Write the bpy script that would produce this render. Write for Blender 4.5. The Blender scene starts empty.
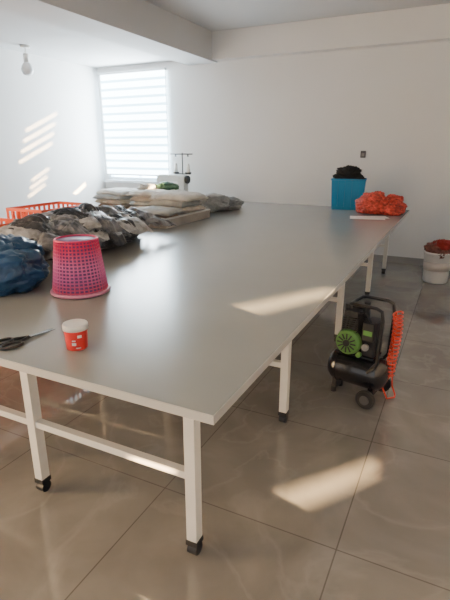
import bpy, bmesh, math, random
from mathutils import Vector, Matrix, noise
random.seed(3)
S=bpy.context.scene
C=S.collection
# ---------------------------------------------------------------- materials
def mat(name,col,rough=.6,metal=0,spec=None,emit=None,estr=0,noise_amt=0,nscale=8,bump=0,bscale=40,coat=0,trans=0):
    m=bpy.data.materials.new(name); m.use_nodes=True
    nt=m.node_tree; b=nt.nodes['Principled BSDF']
    b.inputs['Base Color'].default_value=(*col,1); b.inputs['Roughness'].default_value=rough
    b.inputs['Metallic'].default_value=metal
    b.inputs['Coat Weight'].default_value=coat
    b.inputs['Transmission Weight'].default_value=trans
    if spec is not None: b.inputs['Specular IOR Level'].default_value=spec
    if emit: b.inputs['Emission Color'].default_value=(*emit,1); b.inputs['Emission Strength'].default_value=estr
    tc=nt.nodes.new('ShaderNodeTexCoord')
    n=nt.nodes.new('ShaderNodeTexNoise'); n.inputs['Scale'].default_value=nscale; n.inputs['Detail'].default_value=5
    nt.links.new(tc.outputs['Object'],n.inputs['Vector'])
    a=noise_amt if noise_amt else .04
    r=nt.nodes.new('ShaderNodeValToRGB')
    r.color_ramp.elements[0].position=.3; r.color_ramp.elements[1].position=.7
    r.color_ramp.elements[0].color=(*[max(0,c*(1-a)) for c in col],1)
    r.color_ramp.elements[1].color=(*[min(1,c*(1+a)) for c in col],1)
    nt.links.new(n.outputs['Fac'],r.inputs['Fac']); nt.links.new(r.outputs['Color'],b.inputs['Base Color'])
    if bump:
        n2=nt.nodes.new('ShaderNodeTexNoise'); n2.inputs['Scale'].default_value=bscale; n2.inputs['Detail'].default_value=4
        nt.links.new(tc.outputs['Object'],n2.inputs['Vector'])
        bp=nt.nodes.new('ShaderNodeBump'); bp.inputs['Strength'].default_value=bump; bp.inputs['Distance'].default_value=.01
        nt.links.new(n2.outputs['Fac'],bp.inputs['Height']); nt.links.new(bp.outputs['Normal'],b.inputs['Normal'])
    return m
# ---------------------------------------------------------------- mesh helpers
def empty(name,loc=(0,0,0),rotz=0):
    e=bpy.data.objects.new(name,None); C.objects.link(e); e.location=loc; e.rotation_euler=(0,0,rotz); e.empty_display_size=.05
    return e
def mk(name,bm,m,parent=None,smooth=False,loc=None,rot=None):
    me=bpy.data.meshes.new(name); bm.normal_update(); bm.to_mesh(me); bm.free()
    o=bpy.data.objects.new(name,me); C.objects.link(o)
    for mm in (m if isinstance(m,(list,tuple)) else [m]): me.materials.append(mm)
    if smooth:
        for p in me.polygons: p.use_smooth=True
    if parent: o.parent=parent
    if loc: o.location=loc
    if rot: o.rotation_euler=rot
    return o
def bm_box(bm,lo,hi,M=None,mi=0):
    r=bmesh.ops.create_cube(bm,size=1)
    sx,sy,sz=[hi[i]-lo[i] for i in range(3)]
    c=[(hi[i]+lo[i])/2 for i in range(3)]
    T=Matrix.Translation(c)@Matrix.Diagonal((sx,sy,sz,1))
    if M: T=M@T
    bmesh.ops.transform(bm,matrix=T,verts=r['verts'])
    for f in {f for v in r['verts'] for f in v.link_faces}: f.material_index=mi
    return r['verts']
def box(name,lo,hi,m,parent=None,bev=0,M=None):
    bm=bmesh.new(); bm_box(bm,lo,hi,M)
    if bev: bmesh.ops.bevel(bm,geom=bm.edges[:],offset=bev,segments=2,affect='EDGES',profile=.5)
    return mk(name,bm,m,parent)
def bm_cyl(bm,p0,p1,r0,r1=None,seg=20,mi=0,caps=True):
    if r1 is None:r1=r0
    p0,p1=Vector(p0),Vector(p1); d=p1-p0
    q=d.to_track_quat('Z','Y').to_matrix().to_4x4()
    T=Matrix.Translation((p0+p1)/2)@q
    r=bmesh.ops.create_cone(bm,cap_ends=caps,segments=seg,radius1=r0,radius2=r1,depth=d.length,matrix=T)
    for f in {f for v in r['verts'] for f in v.link_faces}: f.material_index=mi
def cyl(name,p0,p1,r,m,parent=None,r1=None,seg=24,bev=0):
    bm=bmesh.new(); bm_cyl(bm,p0,p1,r,r1,seg)
    if bev:
        es=[e for e in bm.edges if any(len(f.verts)>4 for f in e.link_faces)]
        bmesh.ops.bevel(bm,geom=es,offset=bev,segments=3,affect='EDGES')
    o=mk(name,bm,m,parent)
    for p in o.data.polygons: p.use_smooth=len(p.vertices)<=4
    return o
def tube(name,pts,r,m,parent=None,cyclic=False,smooth=True,res=3):
    cu=bpy.data.curves.new(name,'CURVE'); cu.dimensions='3D'; cu.bevel_depth=r; cu.bevel_resolution=res; cu.use_fill_caps=True
    sp=cu.splines.new('POLY'); sp.points.add(len(pts)-1)
    for i,p in enumerate(pts): sp.points[i].co=(*p,1)
    sp.use_cyclic_u=cyclic
    o=bpy.data.objects.new(name,cu); C.objects.link(o); cu.materials.append(m)
    dg=bpy.context.evaluated_depsgraph_get(); me=bpy.data.meshes.new_from_object(o.evaluated_get(dg))
    bpy.data.objects.remove(o); o=bpy.data.objects.new(name,me); C.objects.link(o)
    for p in me.polygons: p.use_smooth=True
    if parent:o.parent=parent
    return o
def lathe(name,prof,m,parent=None,seg=40,loc=None,rot=None):
    bm=bmesh.new(); rings=[]
    for r,z in prof:
        rings.append([bm.verts.new((r*math.cos(2*math.pi*i/seg),r*math.sin(2*math.pi*i/seg),z)) for i in range(seg)])
    for a,b in zip(rings,rings[1:]):
        for i in range(seg): bm.faces.new((a[i],a[(i+1)%seg],b[(i+1)%seg],b[i]))
    if prof[0][0]<.01: bmesh.ops.contextual_create(bm,geom=rings[0])
    if prof[-1][0]<.01: bmesh.ops.contextual_create(bm,geom=rings[-1])
    bmesh.ops.recalc_face_normals(bm,faces=bm.faces[:])
    return mk(name,bm,m,parent,True,loc,rot)
def blob_into(bm,c,rad,seed,amp=.18,freq=3,ridge=.12,rf=7,zmin=None,rotz=0,sub=5,mi=0):
    r=bmesh.ops.create_icosphere(bm,subdivisions=sub,radius=1)
    off=Vector((seed*3.1,seed*1.7,seed*.9)); R=Matrix.Rotation(rotz,3,'Z')
    for v in r['verts']:
        n=v.co.normalized()
        d=1+amp*noise.noise(n*freq*.6+off)
        w=noise.noise_vector(n*rf*.35+off)*.6
        k=1-abs(noise.noise((n+w)*rf*.4+off))*2
        k2=1-abs(noise.noise((n+w)*rf*.9+off*2))*2
        d+=ridge*(k-.5)+ridge*.5*(k2-.5)
        p=R@Vector((n.x*rad[0]*d,n.y*rad[1]*d,n.z*rad[2]*d))+Vector(c)
        if zmin is not None and p.z<zmin: p.z=zmin+.001*abs(n.x)
        v.co=p
    for f in {f for v in r['verts'] for f in v.link_faces}: f.material_index=mi
def plate(name,outer,holes,map3,thick,m,parent=None):
    """flat sheet with polygon openings, extruded; outer/holes in 2D, placed by 4x4 map3"""
    cu=bpy.data.curves.new(name,'CURVE'); cu.dimensions='2D'; cu.fill_mode='BOTH'; cu.extrude=thick/2
    for poly in [outer]+holes:
        sp=cu.splines.new('POLY'); sp.points.add(len(poly)-1)
        for i,p in enumerate(poly): sp.points[i].co=(p[0],p[1],0,1)
        sp.use_cyclic_u=True
    o=bpy.data.objects.new(name,cu); C.objects.link(o)
    dg=bpy.context.evaluated_depsgraph_get(); me=bpy.data.meshes.new_from_object(o.evaluated_get(dg))
    bpy.data.objects.remove(o); me.transform(map3); me.materials.clear(); me.materials.append(m)
    for p in me.polygons: p.material_index=0; p.use_smooth=False
    o=bpy.data.objects.new(name,me); C.objects.link(o)
    if parent:o.parent=parent
    return o
def rect(a,b,c,d): return [(a,b),(c,b),(c,d),(a,d)]
# ---------------------------------------------------------------- room
XL,XR,YB,YF=-5.80,1.2,6.55,-2.4
H=3.1
wallm=mat('wall_paint',(.76,.755,.745),.75,noise_amt=.015,nscale=2,bump=.04,bscale=60)
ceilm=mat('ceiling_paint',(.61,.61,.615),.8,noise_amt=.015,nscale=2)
# floor tiles
fm=bpy.data.materials.new('floor_tile_marble'); fm.use_nodes=True; nt=fm.node_tree; L=nt.links; b=nt.nodes['Principled BSDF']
tc=nt.nodes.new('ShaderNodeTexCoord')
br=nt.nodes.new('ShaderNodeTexBrick'); br.offset=0; br.squash=1
br.inputs['Scale'].default_value=1; br.inputs['Brick Width'].default_value=.8; br.inputs['Row Height'].default_value=.8
br.inputs['Mortar Size'].default_value=.003; br.inputs['Mortar Smooth'].default_value=.1; br.inputs['Bias'].default_value=0
br.inputs['Color1'].default_value=(.94,.94,.94,1); br.inputs['Color2'].default_value=(1,1,1,1); br.inputs['Mortar'].default_value=(.55,.53,.51,1)
mp=nt.nodes.new('ShaderNodeMapping'); mp.inputs['Location'].default_value=(.25,.1,0)
L.new(tc.outputs['Object'],mp.inputs['Vector']); L.new(mp.outputs['Vector'],br.inputs['Vector'])
n1=nt.nodes.new('ShaderNodeTexNoise'); n1.inputs['Scale'].default_value=1.6; n1.inputs['Detail'].default_value=9; n1.inputs['Distortion'].default_value=1.5
L.new(tc.outputs['Object'],n1.inputs['Vector'])
r1=nt.nodes.new('ShaderNodeValToRGB'); e=r1.color_ramp.elements
e[0].position=.3; e[0].color=(.195,.186,.174,1); e[1].position=.72; e[1].color=(.28,.269,.254,1)
L.new(n1.outputs['Fac'],r1.inputs['Fac'])
n2=nt.nodes.new('ShaderNodeTexNoise'); n2.inputs['Scale'].default_value=.9; n2.inputs['Detail'].default_value=7; n2.inputs['Distortion'].default_value=2.5
L.new(tc.outputs['Object'],n2.inputs['Vector'])
r2=nt.nodes.new('ShaderNodeValToRGB'); e=r2.color_ramp.elements
e[0].position=.47; e[0].color=(0,0,0,1); e[1].position=.5; e[1].color=(1,1,1,1); x=e.new(.53); x.color=(0,0,0,1)
L.new(n2.outputs['Fac'],r2.inputs['Fac'])
mx=nt.nodes.new('ShaderNodeMixRGB'); mx.blend_type='MIX'; mx.inputs['Color2'].default_value=(.36,.35,.335,1)
ml=nt.nodes.new('ShaderNodeMath'); ml.operation='MULTIPLY'; ml.inputs[1].default_value=.25
L.new(r2.outputs['Color'],ml.inputs[0]); L.new(ml.outputs[0],mx.inputs['Fac']); L.new(r1.outputs['Color'],mx.inputs['Color1'])
mm=nt.nodes.new('ShaderNodeMixRGB'); mm.blend_type='MULTIPLY'; mm.inputs['Fac'].default_value=1
L.new(mx.outputs['Color'],mm.inputs['Color1']); L.new(br.outputs['Color'],mm.inputs['Color2']); L.new(mm.outputs['Color'],b.inputs['Base Color'])
b.inputs['Roughness'].default_value=.05; b.inputs['IOR'].default_value=1.75
box('floor',(XL-.2,YF,-.1),(XR+.2,YB+.2,0),fm)
# walls
win=(-5.70,-4.43,1.0,2.70)   # x0,x1,z0,z1
Mb=Matrix(((1,0,0,0),(0,0,1,YB+.1),(0,1,0,0),(0,0,0,1)))
plate('wall_back',rect(XL-.2,0,XR+.2,H),[rect(win[0],win[2],win[1],win[3])],Mb,.2,wallm)
box('wall_left',(XL-.2,YF,0),(XL,YB-.001,H),wallm)
# right wall, unseen; gaps added and shaped to throw the sun patches and streaks
d=Vector((-.95,.28,-.125)).normalized()
def back(P):
    P=Vector(P); t=(XR-P.x)/(-d.x); Q=P-d*t; return (Q.y,Q.z)
holes=[]
holes.append([back(p) for p in [(-.57,1.60,0),(-.43,1.575,0),(-.18,1.90,0),(-.19,2.08,0)]])
holes.append([back(p) for p in [(-.88,1.80,.8),(-.75,1.74,.8),(-.53,2.12,.8),(-.53,2.34,.8)]])
holes.append([back(p) for p in [(-.82,1.155,.35),(-1.02,1.155,.345),(-1.02,1.155,.365),(-.82,1.155,.37)]])
def slit(y0,z0,y1,z1,w):
    holes.append([back((XL,y0,z0-w)),back((XL,y1,z1-w)),back((XL,y1,z1+w)),back((XL,y0,z0+w))])
for i in range(4):
    slit(4.78+.06*i,1.33+.145*i,5.42+.05*i,1.60+.145*i,.0065)
for i in range(3):
    slit(4.86+.05*i,.84+.115*i,5.20+.05*i,1.0+.115*i,.006)
slit(5.66,.74,6.05,.95,.022)
Mr=Matrix(((0,0,1,XR+.01),(1,0,0,0),(0,1,0,0),(0,0,0,1)))
plate('wall_right_sun_mask',rect(YF,-.0,YB,H),holes,Mr,.008,wallm)
# ceiling + beams
box('ceiling',(XL-.2,YF,H),(XR+.2,YB+.2,H+.1),ceilm)
box('ceiling_soffit',(XL,YF,2.80),(-4.0,YB,H-.001),ceilm)
box('ceiling_beam_left',(-4.0,YF,2.72),(-3.5,YB,H-.002),ceilm)
box('ceiling_beam_back',(-3.5,YB-.16,2.74),(XR,YB,H-.002),wallm)
bb=mat('baseboard_tile',(.30,.29,.28),.3)
box('baseboard_back',(XL,YB-.015,0),(XR,YB,.09),bb)
box('baseboard_left',(XL,YF,0),(XL+.015,YB-.015,.09),bb)
# window
wnd=empty('window_1')
frm=mat('window_frame_white',(.75,.78,.8),.4)
for nm,lo,hi in [('frame_l',(win[0],YB-.01,win[2]),(win[0]+.05,YB+.12,win[3])),('frame_r',(win[1]-.05,YB-.01,win[2]),(win[1],YB+.12,win[3])),
                 ('frame_b',(win[0]+.05,YB-.01,win[2]),(win[1]-.05,YB+.12,win[2]+.05)),('frame_t',(win[0]+.05,YB-.01,win[3]-.05),(win[1]-.05,YB+.12,win[3])),
                 ('mullion',(-5.10,YB+.06,win[2]+.05),(-5.05,YB+.12,win[3]-.05))]:
    box(nm,lo,hi,frm,wnd)
box('glass',(win[0]+.05,YB+.085,win[2]+.05),(win[1]-.05,YB+.09,win[3]-.05),mat('sky_lit_glass',(.8,.9,1),.1,emit=(.75,.88,1),estr=8),wnd)
box('sill',(win[0]-.04,YB-.1,win[2]-.04),(win[1]+.04,YB-.011,win[2]),frm,wnd)
bl=empty('window_blind')
bA=mat('blind_band_glow',(.9,.95,1),.7,emit=(.78,.93,1),estr=14)  # both band materials emit, standing in for daylight through the blind
bB=mat('blind_sheer_glow',(.55,.8,.9),.7,emit=(.42,.78,1.0),estr=6.0)
bm=bmesh.new(); z=2.68;i=0
while z>1.10:
    hgt=.085 if i%2==0 else .04
    bm_box(bm,(win[0]+.0,YB-.045,z-hgt),(win[1]+.02,YB-.04,z),mi=i%2); z-=hgt;i+=1
mk('bands',bm,[bA,bB],bl)
box('head_rail',(win[0]-.01,YB-.07,2.68),(win[1]+.03,YB-.012,2.74-.022),frm,bl)
cyl('bottom_bar',(win[0],YB-.043,z),(win[1]+.02,YB-.043,z),.012,frm,bl)
# ---------------------------------------------------------------- cutting table
TX0,TX1,TY0,TY1,TZ=-3.04,-.52,.94,5.98,.80
tab=empty('cutting_table')
tm=mat('table_laminate',(.27,.28,.27),.22,noise_amt=.02,nscale=3,bump=.03,bscale=180)
em=mat('table_edge',(.42,.42,.41),.45)
pw=mat('leg_white_paint',(.78,.75,.69),.4)
blk=mat('black_rubber',(.015,.015,.016),.45)
box('top',(TX0,TY0,TZ-.028),(TX1,TY1,TZ),tm,tab,bev=.002)
bm=bmesh.new()
t=.003
bm_box(bm,(TX0-t,TY0-t,TZ-.030),(TX1+t,TY0,TZ-.001)); bm_box(bm,(TX0-t,TY1,TZ-.030),(TX1+t,TY1+t,TZ-.001))
bm_box(bm,(TX0-t,TY0,TZ-.030),(TX0,TY1,TZ-.001)); bm_box(bm,(TX1,TY0,TZ-.030),(TX1+t,TY1,TZ-.001))
mk('edge_band',bm,em,tab)
LY=[1.17,2.17,3.45,4.75,5.85]; LX=[-.735,-1.55,-2.1,-2.9]
bm=bmesh.new(); bf=bmesh.new(); s=.022
for y in LY:
    for x in LX:
        bm_box(bm,(x-s,y-s,.06),(x+s,y+s,TZ-.07))
        bm_cyl(bf,(x,y,.035),(x,y,.075),.018)
        bm_cyl(bf,(x-.020,y,.026),(x+.020,y,.026),.026)
        bm_box(bf,(x-.025,y-.025,.05),(x+.025,y+.025,.072))
    bm_box(bm,(LX[1]-.6,y-.015,.345),(LX[0]-s,y+.015,.375)) # cross bar
    bm_box(bm,(LX[3]+s,y-.015,.345),(LX[2]-s,y+.015,.375))
    bm_box(bm,(LX[3]-.03,y-.02,TZ-.07),(LX[0]+.03,y+.02,TZ-.029))
for x in LX:
    bm_box(bm,(x-.018,LY[0],TZ-.068),(x+.018,LY[-1],TZ-.03))
mk('legs_and_frame',bm,pw,tab); mk('castors',bf,blk,tab)
bm=bmesh.new()
bm_box(bm,(-.753,1.138,.66),(-.745,1.144,.72)); bm_cyl(bm,(-.740,1.13,.69),(-.740,1.144,.69),.012); bm_cyl(bm,(-.725,1.13,.66),(-.725,1.144,.66),.008)
mk('bracket',bm,blk,tab)
# ---------------------------------------------------------------- scissors
sc=empty('scissors',(-1.455,1.03,TZ+.006),math.radians(78))
steel=mat('steel',(.35,.35,.36),.25,metal=1)
bp=mat('black_plastic',(.012,.012,.013),.35)
def ring(cx,cy,rx,ry,rot):
    return [(cx+rx*math.cos(a)*math.cos(rot)-ry*math.sin(a)*math.sin(rot),cy+rx*math.cos(a)*math.sin(rot)+ry*math.sin(a)*math.cos(rot),0) for a in [2*math.pi*i/28 for i in range(28)]]
tube('handle_1',ring(0,.03,.036,.022,.15),.0055,bp,sc,True)
tube('handle_2',ring(0,-.028,.040,.024,-.15),.0055,bp,sc,True)
tube('shank_1',[(.034,.024,0),(.06,.012,0),(.085,0,0)],.0065,bp,sc)
tube('shank_2',[(.036,-.02,0),(.06,-.012,0),(.085,0,0)],.0065,bp,sc)
for k,(sg) in enumerate((1,-1)):
    bm=bmesh.new(); vs=[bm.verts.new(p) for p in [(.07,-.008*sg,0),(.08,.009*sg,0),(.19,.012*sg*(1),0),(.195,.010*sg,0),(.13,-.004*sg,0)]]
    f=bm.faces.new(vs); ex=bmesh.ops.extrude_face_region(bm,geom=[f]); bmesh.ops.translate(bm,verts=[g for g in ex['geom'] if isinstance(g,bmesh.types.BMVert)],vec=(0,0,.002))
    bmesh.ops.recalc_face_normals(bm,faces=bm.faces[:]); mk('blade_%d'%(k+1),bm,steel,sc,loc=(0,0,.002*k-.002))
cyl('pivot',(.088,0,-.004),(.088,0,.006),.005,steel,sc)
# ---------------------------------------------------------------- red & white tub
tb=empty('plastic_tub',(-1.20,1.125,TZ))
red=mat('label_red',(.62,.03,.03),.35); whi=mat('tub_white',(.8,.78,.74),.35)
lathe('body',[(.001,.001),(.036,.001),(.038,.004),(.042,.078)],red,tb)
lathe('lid',[(.042,.076),(.0455,.076),(.0455,.094),(.043,.098),(.038,.096),(.001,.096)],whi,tb)
bm=bmesh.new()
for i,(a,z0,z1,w) in enumerate([(-60,.024,.034,.014),(-60,.040,.044,.01),(-30,.052,.062,.016),(-40,.012,.015,.02)]):
    a=math.radians(a)
    for k in range(5):
        aa=a+(k-2)*w*3.2
        bm_box(bm,(.038,-.0035,z0),(.0425,.0035,z1),Matrix.Rotation(aa,4,'Z'))
mk('label_print',bm,whi,tb)
# ---------------------------------------------------------------- wastebasket (upside down)
wb=empty('wastebasket',(-1.705,1.67,TZ+.002)); wb.rotation_euler=(0,0,.3)
wm=bpy.data.materials.new('woven_pink'); wm.use_nodes=True; nt=wm.node_tree;L=nt.links;b=nt.nodes['Principled BSDF']; b.inputs['Roughness'].default_value=.4
tc=nt.nodes.new('ShaderNodeTexCoord'); sp=nt.nodes.new('ShaderNodeSeparateXYZ'); L.new(tc.outputs['Object'],sp.inputs[0])
cr=nt.nodes.new('ShaderNodeValToRGB'); dv=nt.nodes.new('ShaderNodeMath'); dv.operation='DIVIDE'; dv.inputs[1].default_value=.28
L.new(sp.outputs['Z'],dv.inputs[0]); L.new(dv.outputs[0],cr.inputs[0]); e=cr.color_ramp.elements
e[0].color=(.55,.07,.17,1); e[0].position=.1; e[1].color=(.62,.02,.12,1); e[1].position=.85
x=e.new(.3); x.color=(.55,.12,.34,1); x=e.new(.55); x.color=(.68,.17,.40,1)
L.new(cr.outputs[0],b.inputs['Base Color'])
inner=mat('basket_inner',(.16,.08,.22),.5)
def shell(rfun,h,nz,seg,tw=0):
    bm=bmesh.new(); rings=[]
    for k in range(nz+1):
        z=h*k/nz; r=rfun(z/h); rings.append([bm.verts.new((r*math.cos(2*math.pi*(i+tw*k)/seg),r*math.sin(2*math.pi*(i+tw*k)/seg),z)) for i in range(seg)])
    for a,c in zip(rings,rings[1:]):
        for i in range(seg): bm.faces.new((a[i],a[(i+1)%seg],c[(i+1)%seg],c[i]))
    return bm,rings
rf=lambda t:.136-.034*t
bm,_=shell(rf,.27,16,38); 
bmesh.ops.translate(bm,verts=bm.verts[:],vec=(0,0,.006)); o=mk('weave',bm,wm,wb)
mo=o.modifiers.new('w','WIREFRAME'); mo.thickness=.010; mo.use_even_offset=False
bm,rg=shell(lambda t:rf(t)-.004,.272,4,44); bm.faces.new(rg[-1]); mk('lining',bm,inner,wb,True)
tube('rim',[(.142*math.cos(a),.142*math.sin(a),.010) for a in [2*math.pi*i/48 for i in range(48)]],.009,mat('rim_pink',(.5,.2,.33),.3),wb,True)
tube('base_ring',[(.102*math.cos(a),.102*math.sin(a),.274) for a in [2*math.pi*i/48 for i in range(48)]],.005,wm,wb,True)
# ---------------------------------------------------------------- bags
blue=mat('bag_dark_blue',(.010,.055,.14),.35,noise_amt=.3,nscale=6,bump=.25,bscale=18)
bm=bmesh.new()
blob_into(bm,(-2.10,1.54,TZ+.10),(.20,.20,.13),2,zmin=TZ+.002,ridge=.12,rf=6)
blob_into(bm,(-2.20,1.62,TZ+.14),(.20,.18,.12),5,zmin=TZ+.002,ridge=.14,rf=6)
mk('blue_plastic_bag',bm,blue,None,True)
g1=mat('plastic_grey',(.14,.14,.15),.3,noise_amt=.7,nscale=16,bump=.6,bscale=60,coat=.3)
g2=mat('plastic_dark',(.03,.032,.037),.3,noise_amt=.6,nscale=16,bump=.6,bscale=60,coat=.3)
g3=mat('plastic_pale',(.38,.38,.385),.3,noise_amt=.5,nscale=20,bump=.6,bscale=60,coat=.3)
bm=bmesh.new()
def hump(x,y):
    return .035+.165*math.exp(-((x+2.54)/.35)**2-((y-2.60)/.60)**2)+.07*math.exp(-((x+2.53)/.3)**2-((y-2.05)/.3)**2)
blob_into(bm,(-2.60,2.58,TZ+.05),(.33,.62,.11),71,amp=.2,ridge=.2,rf=8,zmin=TZ+.002,mi=1)
N=104
for i in range(N):
    cy=random.uniform(1.95,3.22); cx=random.uniform(-2.86,-2.26)+(.08 if cy<2.6 else 0)
    w=random.uniform(.20,.36); l=random.uniform(.10,.18); a=random.choice([-.5,.2,.9])+random.uniform(-.35,.35)
    nx,ny=26,22; lay=.075*(i/N); mi=random.choice([0,0,1,1,0,2]); th=random.uniform(.012,.03)
    tilt=random.uniform(-.12,.16)
    grid=[[],[]]
    for side in (0,1):
        for ix in range(nx+1):
            row=[]
            for iy in range(ny+1):
                u=ix/nx-.5; v=iy/ny-.5
                edge=(1-(2*abs(u))**6)*(1-(2*abs(v))**4)
                lx=u*w*(1+.2*noise.noise(Vector((v*4,i,0)))); ly=v*l*(1+.35*noise.noise(Vector((u*3,i,5))))+.03*noise.noise(Vector((u*2.2,i*2.1,9)))
                X=cx+lx*math.cos(a)-ly*math.sin(a); Y=cy+lx*math.sin(a)+ly*math.cos(a)
                q=Vector((lx*7+i*3,ly*30,i*1.3)); q+=noise.noise_vector(q*.5)*.7
                cr_=(1-abs(noise.noise(q))*2.4)*.014+(1-abs(noise.noise(q*2.1))*2)*.006
                z=TZ+hump(X,Y)+lay+cr_+ (th*edge if side else 0)+tilt*ly+.05*noise.noise(Vector((u*1.5,i*1.7,3)))
                z-=.05*(max(0,2*max(abs(u),abs(v))-.75))
                row.append(bm.verts.new((X,Y,max(z,TZ+.003+.002*side))))
            grid[side].append(row)
    fs=[]
    for ix in range(nx):
        for iy in range(ny):
            g=grid[1]; fs.append(bm.faces.new((g[ix][iy],g[ix+1][iy],g[ix+1][iy+1],g[ix][iy+1])))
            g=grid[0]; fs.append(bm.faces.new((g[ix][iy],g[ix][iy+1],g[ix+1][iy+1],g[ix+1][iy])))
    A,B=grid
    for ix in range(nx):
        fs.append(bm.faces.new((A[ix][0],A[ix+1][0],B[ix+1][0],B[ix][0]))); fs.append(bm.faces.new((A[ix+1][ny],A[ix][ny],B[ix][ny],B[ix+1][ny])))
    for iy in range(ny):
        fs.append(bm.faces.new((A[0][iy+1],A[0][iy],B[0][iy],B[0][iy+1]))); fs.append(bm.faces.new((A[nx][iy],A[nx][iy+1],B[nx][iy+1],B[nx][iy])))
    for f in fs: f.material_index=mi
mk('plastic_bag_pile',bm,[g1,g2,g3],None,True)
# ---------------------------------------------------------------- orange crates (stacks)
orm=mat('crate_orange',(.85,.10,.03),.4)
def crate(x0,y0,w,l,n,hh,name):
    e=empty(name,(x0,y0,0))
    for k in range(n):
        bm=bmesh.new(); z=k*hh+.001; T=.012
        for zz in (0,hh*.45,hh-.03):
            for lo,hi in [((0,0,zz),(w,T,zz+.025)),((0,l-T,zz),(w,l,zz+.025)),((0,T,zz),(T,l-T,zz+.025)),((w-T,T,zz),(w,l-T,zz+.025))]:
                bm_box(bm,(lo[0],lo[1],z+lo[2]),(hi[0],hi[1],z+hi[2]))
        nx=int(w/.06); ny=int(l/.06)
        for i in range(nx+1):
            x=(w-.02)*i/nx
            for yy in (0.001,l-T+.001): bm_box(bm,(x,yy,z),(x+.02,yy+T-.002,z+hh-.01))
        for i in range(ny+1):
            y=(l-.02)*i/ny
            for xx in (0.001,w-T+.001): bm_box(bm,(xx,y,z),(xx+T-.002,y+.02,z+hh-.01))
        bm_box(bm,(0,0,z),(w,l,z+.008))
        mk('tier_%d'%(k+1),bm,orm,e)
    return e
crate(-3.50,1.95,.42,.6,3,.325,'plastic_crate'); crate(-3.50,2.68,.42,.6,3,.345,'plastic_crate')
# ---------------------------------------------------------------- air compressor
ac=empty('air_compressor',(-.42,2.67,0),math.radians(-12)); ac.scale=(.95,.96,.97)
tk=mat('tank_black',(.012,.012,.014),.25,coat=.5); pb=mat('pump_black',(.02,.02,.022),.5); gr=mat('motor_green',(.10,.26,.06),.4)
prof=[(.001,-.20),(.05,-.195),(.085,-.18),(.108,-.15),(.112,-.12),(.112,.12),(.108,.15),(.085,.18),(.05,.195),(.001,.20)]
lathe('tank',prof,tk,ac,loc=(0,0,.19),rot=(0,math.pi/2,0))
for x in (-.12,.12): tube('tank_weld',[(x,.1135*math.cos(a),.19+.1135*math.sin(a)) for a in [2*math.pi*i/40 for i in range(40)]],.003,tk,ac,True)
bm=bmesh.new()
bm_box(bm,(-.155,-.05,.02),(-.125,.05,.10)); bm_cyl(bm,(-.14,-.05,.001),(-.14,-.05,.04),.02); bm_cyl(bm,(-.14,.05,.001),(-.14,.05,.04),.02)
mk('foot',bm,pb,ac)
for sg in (-1,1):
    cyl('wheel',(.12,sg*.125,.062),(.12,sg*.160,.062),.062,blk,ac,bev=.008)
    cyl('hub',(.12,sg*.158,.062),(.12,sg*.166,.062),.03,mat('hub_grey',(.08,.08,.08),.4),ac)
cyl('axle',(.12,-.13,.062),(.12,.13,.062),.008,steel,ac)
box('axle_bracket',(.10,-.06,.06),(.14,.06,.11),tk,ac)
box('saddle',(-.14,-.075,.295),(.12,.075,.312),tk,ac,bev=.004)
cyl('motor',(-.04,-.09,.40),(-.04,.09,.40),.078,pb,ac,bev=.01)
for sg in (-1,1):
    cyl('fan_cover',(-.04,sg*.085,.40),(-.04,sg*.135,.40),.088,gr,ac,r1=.074,bev=.008)
bm=bmesh.new()
for i in range(12):
    a=2*math.pi*i/12
    bm_box(bm,(.026,-.139,-.004),(.062,-.132,.004),Matrix.Translation((-.04,0,.40))@Matrix.Rotation(a,4,'Y'))
bm_cyl(bm,(-.04,-.142,.40),(-.04,-.13,.40),.022)
mk('fan_grille',bm,pb,ac)
for sg in (-1,1):
    bm=bmesh.new()
    for k in range(7):
        z=.465+k*.014; bm_box(bm,(-.09,sg*.06-.042,z),(.01,sg*.06+.042,z+.007))
    bm_cyl(bm,(-.04,sg*.06,.44),(-.04,sg*.06,.57),.034)
    bm_box(bm,(-.085,sg*.06-.038,.563),(.005,sg*.06+.038,.60))
    mk('cylinder_head',bm,pb,ac)
cyl('air_filter',(-.075,-.06,.595),(-.075,-.06,.635),.022,pb,ac)
cyl('air_filter',(-.0,.06,.595),(-.0,.06,.63),.02,pb,ac)
box('pump_housing',(.03,-.07,.312),(.12,.07,.54),pb,ac,bev=.012)
box('pressure_switch',(.045,-.11,.43),(.12,-.06,.55),pb,ac,bev=.008)
box('switch_band',(.055,-.114,.47),(.11,-.110,.50),gr,ac)
cyl('pressure_gauge',(.075,-.118,.39),(.075,-.10,.39),.022,mat('gauge_grey',(.25,.25,.25),.3),ac)
cyl('regulator_knob',(.04,-.10,.335),(.04,-.13,.335),.016,gr,ac)
tube('copper_line',[(-.02,-.06,.58),(.05,-.09,.61),(.12,-.08,.5),(.13,-.04,.35),(.10,0,.30)],.006,pb,ac)
tube('handle',[(.10,-.10,.22),(.155,-.10,.30),(.165,-.10,.58),(.155,-.10,.635),(.12,-.10,.65),(-.02,-.10,.65),(-.05,-.09,.645),(-.06,0,.64),(-.05,.09,.645),(-.02,.10,.65),(.12,.10,.65),(.155,.10,.635),(.165,.10,.58),(.155,.10,.30),(.10,.10,.22)],.011,bp,ac)
rh=mat('hose_red',(.75,.05,.02),.3)
pts=[]
N=16
for i in range(N*14+1):
    a=2*math.pi*i/14; u=i/(N*14)
    pts.append((.200+.026*math.cos(a)+.008*math.sin(u*5),.06+.045*math.sin(a),.60-.42*u))
tube('coiled_hose',pts,.0055,rh,ac,res=2)
tube('hose_tail',[(.20,.06,.18),(.17,.01,.10),(.20,.03,.02),(.23,.09,.012),(.22,.13,.012),(.20,.11,.08),(.19,.08,.3),(.18,.07,.5),(.19,.06,.6)],.0055,rh,ac,res=2)
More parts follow.
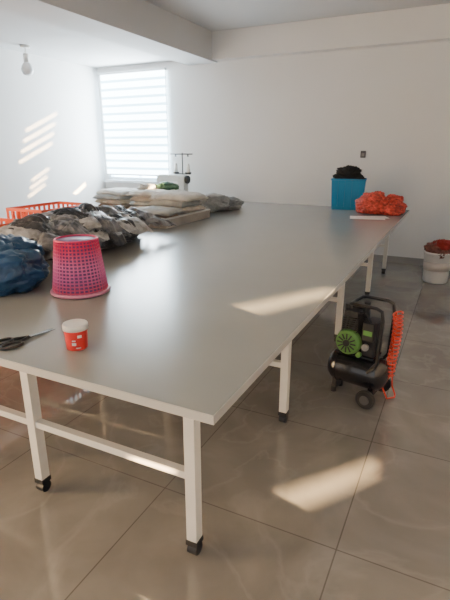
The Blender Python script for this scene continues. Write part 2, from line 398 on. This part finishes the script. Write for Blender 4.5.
# ---------------------------------------------------------------- far end of table
bn=empty('storage_bin',(-1.25,5.78,TZ),.15)
bbm=mat('bin_blue',(.01,.20,.42),.4)
bm=bmesh.new()
r=bm_box(bm,(-.2,-.15,.001),(.2,.15,.36))
for v in r:
    if v.co.z<.1: v.co.x*=.9; v.co.y*=.9
top=[f for f in bm.faces if f.normal.z>.9 or all(v.co.z>.3 for v in f.verts)]
bmesh.ops.delete(bm,geom=top,context='FACES')
o=mk('tub',bm,bbm,bn); mo=o.modifiers.new('s','SOLIDIFY'); mo.thickness=.006
tube('rim',[(-.2,-.15,.36),(.2,-.15,.36),(.2,.15,.36),(-.2,.15,.36)],.01,bbm,bn,True)
for x in (-.12,-.04,.04,.12): box('rib',(x-.006,-.158,.04),(x+.006,-.142,.35),bbm,bn)
bm=bmesh.new()
blob_into(bm,(.0,0,.37),(.17,.13,.08),31,amp=.3,ridge=.25,rf=11); blob_into(bm,(-.02,.0,.43),(.14,.1,.08),33,amp=.4,ridge=.25,rf=11)
mk('black_cloth',bm,mat('cloth_black',(.012,.012,.012),.9),bn,True)
rb=mat('mesh_bag_red',(.55,.06,.04),.5,noise_amt=.6,nscale=30,bump=.8,bscale=60)
bm=bmesh.new()
blob_into(bm,(-.88,5.45,TZ+.10),(.19,.12,.13),41,amp=.25,ridge=.2,rf=12,zmin=TZ+.004)
blob_into(bm,(-.70,5.55,TZ+.09),(.17,.14,.11),43,amp=.3,ridge=.2,rf=12,zmin=TZ+.003)
blob_into(bm,(-.66,5.42,TZ+.05),(.13,.10,.07),45,amp=.3,ridge=.2,rf=12,zmin=TZ+.003)
mk('mesh_bag',bm,rb,None,True)
ps=empty('paper_sheets',(-.84,5.04,TZ),.2)
pm=mat('paper',(.62,.60,.57),.6)
box('sheet_1',(-.20,-.10,.001),(.16,.12,.004),pm,ps); box('sheet_2',(-.1,-.05,.005),(.2,.12,.008),pm,ps,M=Matrix.Rotation(.2,4,'Z'))
ws=empty('wall_socket'); box('plate',(-1.29,YB-.012,1.40),(-1.22,YB,1.49),mat('socket_dark',(.06,.05,.05),.4),ws,bev=.003)
box('insert',(-1.275,YB-.016,1.42),(-1.235,YB-.012,1.46),mat('socket_mid',(.2,.18,.17),.4),ws)
# ---------------------------------------------------------------- bucket on the right
bk=empty('paint_bucket',(-.12,5.75,0))
lathe('body',[(.001,.001),(.13,.001),(.135,.01),(.15,.34),(.158,.345),(.158,.365),(.148,.365),(.14,.02)],mat('bucket_white',(.82,.80,.77),.4),bk)
lathe('band',[(.146,.15),(.1485,.15),(.1525,.25),(.148,.25)],mat('bucket_label',(.62,.56,.53),.5),bk)
bm=bmesh.new(); blob_into(bm,(0,0,.38),(.14,.14,.10),51,amp=.4,ridge=.25,rf=10); mk('rags',bm,mat('rag_rust',(.25,.10,.08),.8,noise_amt=.7,nscale=14),bk,True)
bm=bmesh.new(); blob_into(bm,(.05,-.02,.45),(.10,.10,.06),53,amp=.4,ridge=.25,rf=10); mk('cloth_red',bm,mat('cloth_red',(.40,.035,.03),.8),bk,True)
# ---------------------------------------------------------------- second work table with fabrics
wt=empty('work_table')
wood=mat('wood_pale',(.36,.33,.29),.55,noise_amt=.2,nscale=5)
ax0,ax1,ay0,ay1,az=-4.75,-3.2,4.75,5.75,.72
box('top',(ax0,ay0,az-.03),(ax1,ay1,az),wood,wt,bev=.003)
bm=bmesh.new()
for x in (ax0+.03,ax1-.07):
    for y in (ay0+.03,ay1-.07): bm_box(bm,(x,y,0.001),(x+.04,y+.04,az-.03))
bm_box(bm,(ax0+.03,ay0+.03,.2),(ax1-.03,ay0+.06,.24)); bm_box(bm,(ax0+.03,ay0+.03,az-.1),(ax1-.03,ay0+.05,az-.03))
mk('legs',bm,pw,wt)
def pile(name,x,y,z,w,l,h,n,cols,rot=0,parent=None,seed=0):
    """stack of soft folded cloth: each layer a pillowy rounded slab with its own sag and skew"""
    bm=bmesh.new(); rnd=random.Random(seed); dz=h/n; nx,ny=28,22
    for k in range(n):
        jx,jy=rnd.uniform(-.03,.03),rnd.uniform(-.03,.03); ww=w*rnd.uniform(.85,1.02); ll=l*rnd.uniform(.85,1.02); ro=rnd.uniform(-.12,.12)
        G=[[],[]]
        for side in (0,1):
            for i in range(nx+1):
                row=[]
                for j in range(ny+1):
                    u=2*i/nx-1; v=2*j/ny-1
                    X=u*ww/2*(1+.03*noise.noise(Vector((v*2,k,seed)))); Y=v*ll/2*(1+.04*noise.noise(Vector((u*2,k+9,seed))))
                    pr=max(0,(1-abs(u)**7)*(1-abs(v)**7))**.5
                    q=Vector((X*9,Y*9,k*3+seed)); wr=.012*noise.noise(q)+.007*(1-2*abs(noise.noise(q*2.2)))
                    sag=-.3*dz*k/n*(u*u+v*v)
                    Z=(k+.5)*dz+(1 if side else -1)*dz*.54*pr+wr*(1 if side else .2)+sag
                    X2=X*math.cos(ro)-Y*math.sin(ro)+jx; Y2=X*math.sin(ro)+Y*math.cos(ro)+jy
                    row.append(bm.verts.new((X2,Y2,max(Z,.001))))
                G[side].append(row)
        fs=[]
        for i in range(nx):
            for j in range(ny):
                g=G[1]; fs.append(bm.faces.new((g[i][j],g[i+1][j],g[i+1][j+1],g[i][j+1])))
                g=G[0]; fs.append(bm.faces.new((g[i][j],g[i][j+1],g[i+1][j+1],g[i+1][j])))
        A,B=G
        for i in range(nx):
            fs.append(bm.faces.new((A[i][0],A[i+1][0],B[i+1][0],B[i][0]))); fs.append(bm.faces.new((A[i+1][ny],A[i][ny],B[i][ny],B[i+1][ny])))
        for j in range(ny):
            fs.append(bm.faces.new((A[0][j+1],A[0][j],B[0][j],B[0][j+1]))); fs.append(bm.faces.new((A[nx][j],A[nx][j+1],B[nx][j+1],B[nx][j])))
        for f in fs: f.material_index=k%len(cols)
    return mk(name,bm,cols,parent,True,(x,y,z),(0,0,rot))
fb=mat('fabric_beige',(.46,.42,.36),.85,noise_amt=.2,nscale=9); fg=mat('fabric_grey',(.34,.35,.34),.8,noise_amt=.2,nscale=9)
fd=mat('fabric_dark',(.07,.065,.07),.8); fr=mat('fabric_brown',(.24,.17,.13),.8); fgr=mat('bag_green',(.07,.17,.10),.45,noise_amt=.4,nscale=12,bump=.3)
fw=mat('fabric_pale',(.55,.54,.51),.8,noise_amt=.15,nscale=9)
st=pile('folded_fabric',-3.68,5.15,az,.66,.5,.28,4,[fb,fg,fb,fw],.15,None,1)
pile('folded_fabric',-4.4,5.2,az,.55,.5,.26,4,[fr,fb,fg,fw],-.1,None,2)
# small green sack and white packet lying on the stack (parts of the same heap)
bm=bmesh.new(); blob_into(bm,(.10,.08,.305),(.15,.12,.065),61,amp=.25,ridge=.2,rf=10,mi=0); blob_into(bm,(-.14,.0,.30),(.13,.12,.05),62,amp=.25,ridge=.2,rf=10,mi=1)
mk('sacks_on_top',bm,[fgr,fw],st,True)
# shallow wooden tray of cut pieces standing on the big table
wc=empty('wooden_tray',(-3.0,3.52,TZ)); bm=bmesh.new()
W_,L_,H_=.56,.86,.08
bm_box(bm,(0,0,.001),(W_,L_,.012))
bm_box(bm,(0,0,.012),(W_,.018,H_)); bm_box(bm,(0,L_-.018,.012),(W_,L_,H_)); bm_box(bm,(0,.018,.012),(.018,L_-.018,H_)); bm_box(bm,(W_-.018,.018,.012),(W_,L_-.018,H_))
mk('slats',bm,wood,wc)
bm=bmesh.new(); t_=.006
bm_box(bm,(-t_,-t_,H_),(W_+t_,.02,H_+.012)); bm_box(bm,(-t_,L_-.02,H_),(W_+t_,L_+t_,H_+.012)); bm_box(bm,(-t_,.02,H_),(.02,L_-.02,H_+.012)); bm_box(bm,(W_-.02,.02,H_),(W_+t_,L_-.02,H_+.012))
mk('rim',bm,mat('tray_rim',(.6,.58,.54),.5),wc)
pile('cut_pieces_front',.27,.23,.013,.48,.38,.14,3,[fd,fr,fg],.05,wc,3)
pile('cut_pieces_back',.28,.63,.013,.50,.40,.26,4,[fg,fb,fg,fw],-.04,wc,4)
bm=bmesh.new(); blob_into(bm,(-2.70,4.85,TZ+.09),(.20,.24,.11),63,amp=.3,ridge=.2,rf=10,zmin=TZ+.002); blob_into(bm,(-2.64,5.1,TZ+.06),(.22,.2,.08),64,amp=.3,ridge=.2,rf=10,zmin=TZ+.002); mk('grey_cloth',bm,fg,None,True)
# sewing machine with thread stand
sm=empty('sewing_machine',(-4.08,6.12,0))
sw=mat('machine_white',(.6,.62,.6),.35)
box('table',(-.5,-.25,.72),(.5,.25,.75),mat('machine_table',(.4,.4,.38),.4),sm,bev=.003)
bm=bmesh.new()
for x in (-.42,.38): bm_box(bm,(x,-.03,.04),(x+.04,.03,.72)); bm_box(bm,(x-.01,-.22,.001),(x+.05,.22,.04))
bm_box(bm,(-.40,-.02,.15),(.40,.02,.19)); mk('stand',bm,pw,sm)
box('bed',(-.25,-.09,.751),(.25,.09,.80),sw,sm,bev=.01)
box('pillar',(.13,-.07,.80),(.25,.07,1.12),sw,sm,bev=.015)
box('arm',(-.22,-.055,1.04),(.25,.055,1.14),sw,sm,bev=.015)
box('needle_head',(-.25,-.06,.88),(-.17,.06,1.13),sw,sm,bev=.01)
cyl('needle_bar',(-.21,0,.80),(-.21,0,.89),.006,steel,sm)
cyl('hand_wheel',(.25,0,1.07),(.29,0,1.07),.06,bp,sm)
tsm=mat('thread_stand_metal',(.10,.10,.10),.4)
cyl('thread_pole',(.1,.15,.75),(.1,.15,1.46),.010,tsm,sm)
cyl('thread_bar',(-.12,.15,1.44),(.28,.15,1.44),.009,tsm,sm)
for x in (-.02,.2):
    cyl('spool_pin',(x,.15,1.15),(x,.15,1.17),.05,bp,sm); cyl('spool',(x,.15,1.17),(x,.15,1.30),.035,whi,sm,r1=.02)
    cyl('thread_guide',(x,.15,1.40),(x,.15,1.44),.012,tsm,sm)
cyl('spool_bar',(-.05,.15,1.145),(.24,.15,1.145),.009,tsm,sm)
# ---------------------------------------------------------------- hanging bulb
lb=empty('light_bulb',(-5.42,4.78,2.80))
cyl('ceiling_rose',(0,0,-.03),(0,0,0),.06,whi,lb)
cyl('cord',(0,0,-.12),(0,0,-.02),.008,whi,lb)
cyl('holder',(0,0,-.20),(0,0,-.10),.035,whi,lb)
lathe('globe',[(.001,-.36),(.03,-.357),(.058,-.345),(.075,-.31),(.078,-.28),(.068,-.245),(.045,-.215),(.03,-.195)],mat('bulb_glass',(.75,.76,.76),.15),lb)
# ---------------------------------------------------------------- light
w=bpy.data.worlds.new('World'); S.world=w; w.use_nodes=True
w.node_tree.nodes['Background'].inputs[0].default_value=(.92,.95,1,1); w.node_tree.nodes['Background'].inputs[1].default_value=1.3
sun=bpy.data.lights.new('sun','SUN'); sun.energy=150; sun.angle=math.radians(.5); sun.color=(1,.66,.33)
so=bpy.data.objects.new('sun',sun); C.objects.link(so)
KX,KY=.985,1.0316
d2=Vector((d.x*KX,d.y*KY,d.z)); so.rotation_euler=d2.to_track_quat('-Z','Y').to_euler(); so.location=(4,0,4)
al=bpy.data.lights.new('window_light','AREA'); al.shape='RECTANGLE'; al.size=1.1; al.size_y=1.55; al.energy=125; al.color=(.86,.94,1)
ao=bpy.data.objects.new('window_light',al); C.objects.link(ao); ao.location=(-5.07,YB-.08,1.88); ao.rotation_euler=(math.radians(-90),0,0)
# ---------------------------------------------------------------- survey correction of the room plan (metres)
def T(p): return Vector((p[0]*KX-.02,p[1]*KY+.037,p[2]))
for o in list(bpy.data.objects):
    if o.parent is None and o.type in('MESH','EMPTY','LIGHT'):
        if o.location.length<1e-6:
            for c in ([o] if o.type=='MESH' else list(o.children)):
                if c.type=='MESH':
                    for v in c.data.vertices: v.co=T(v.co)
        else: o.location=T(o.location)
# ---------------------------------------------------------------- camera
cam=bpy.data.cameras.new('camera'); co=bpy.data.objects.new('camera',cam); C.objects.link(co)
cam.sensor_fit='VERTICAL'; cam.sensor_height=36; cam.lens=468/600*36; cam.clip_start=.05
co.location=(0,0,1.5); co.rotation_euler=(math.radians(90-17.77),0,math.radians(26.22))
S.camera=co
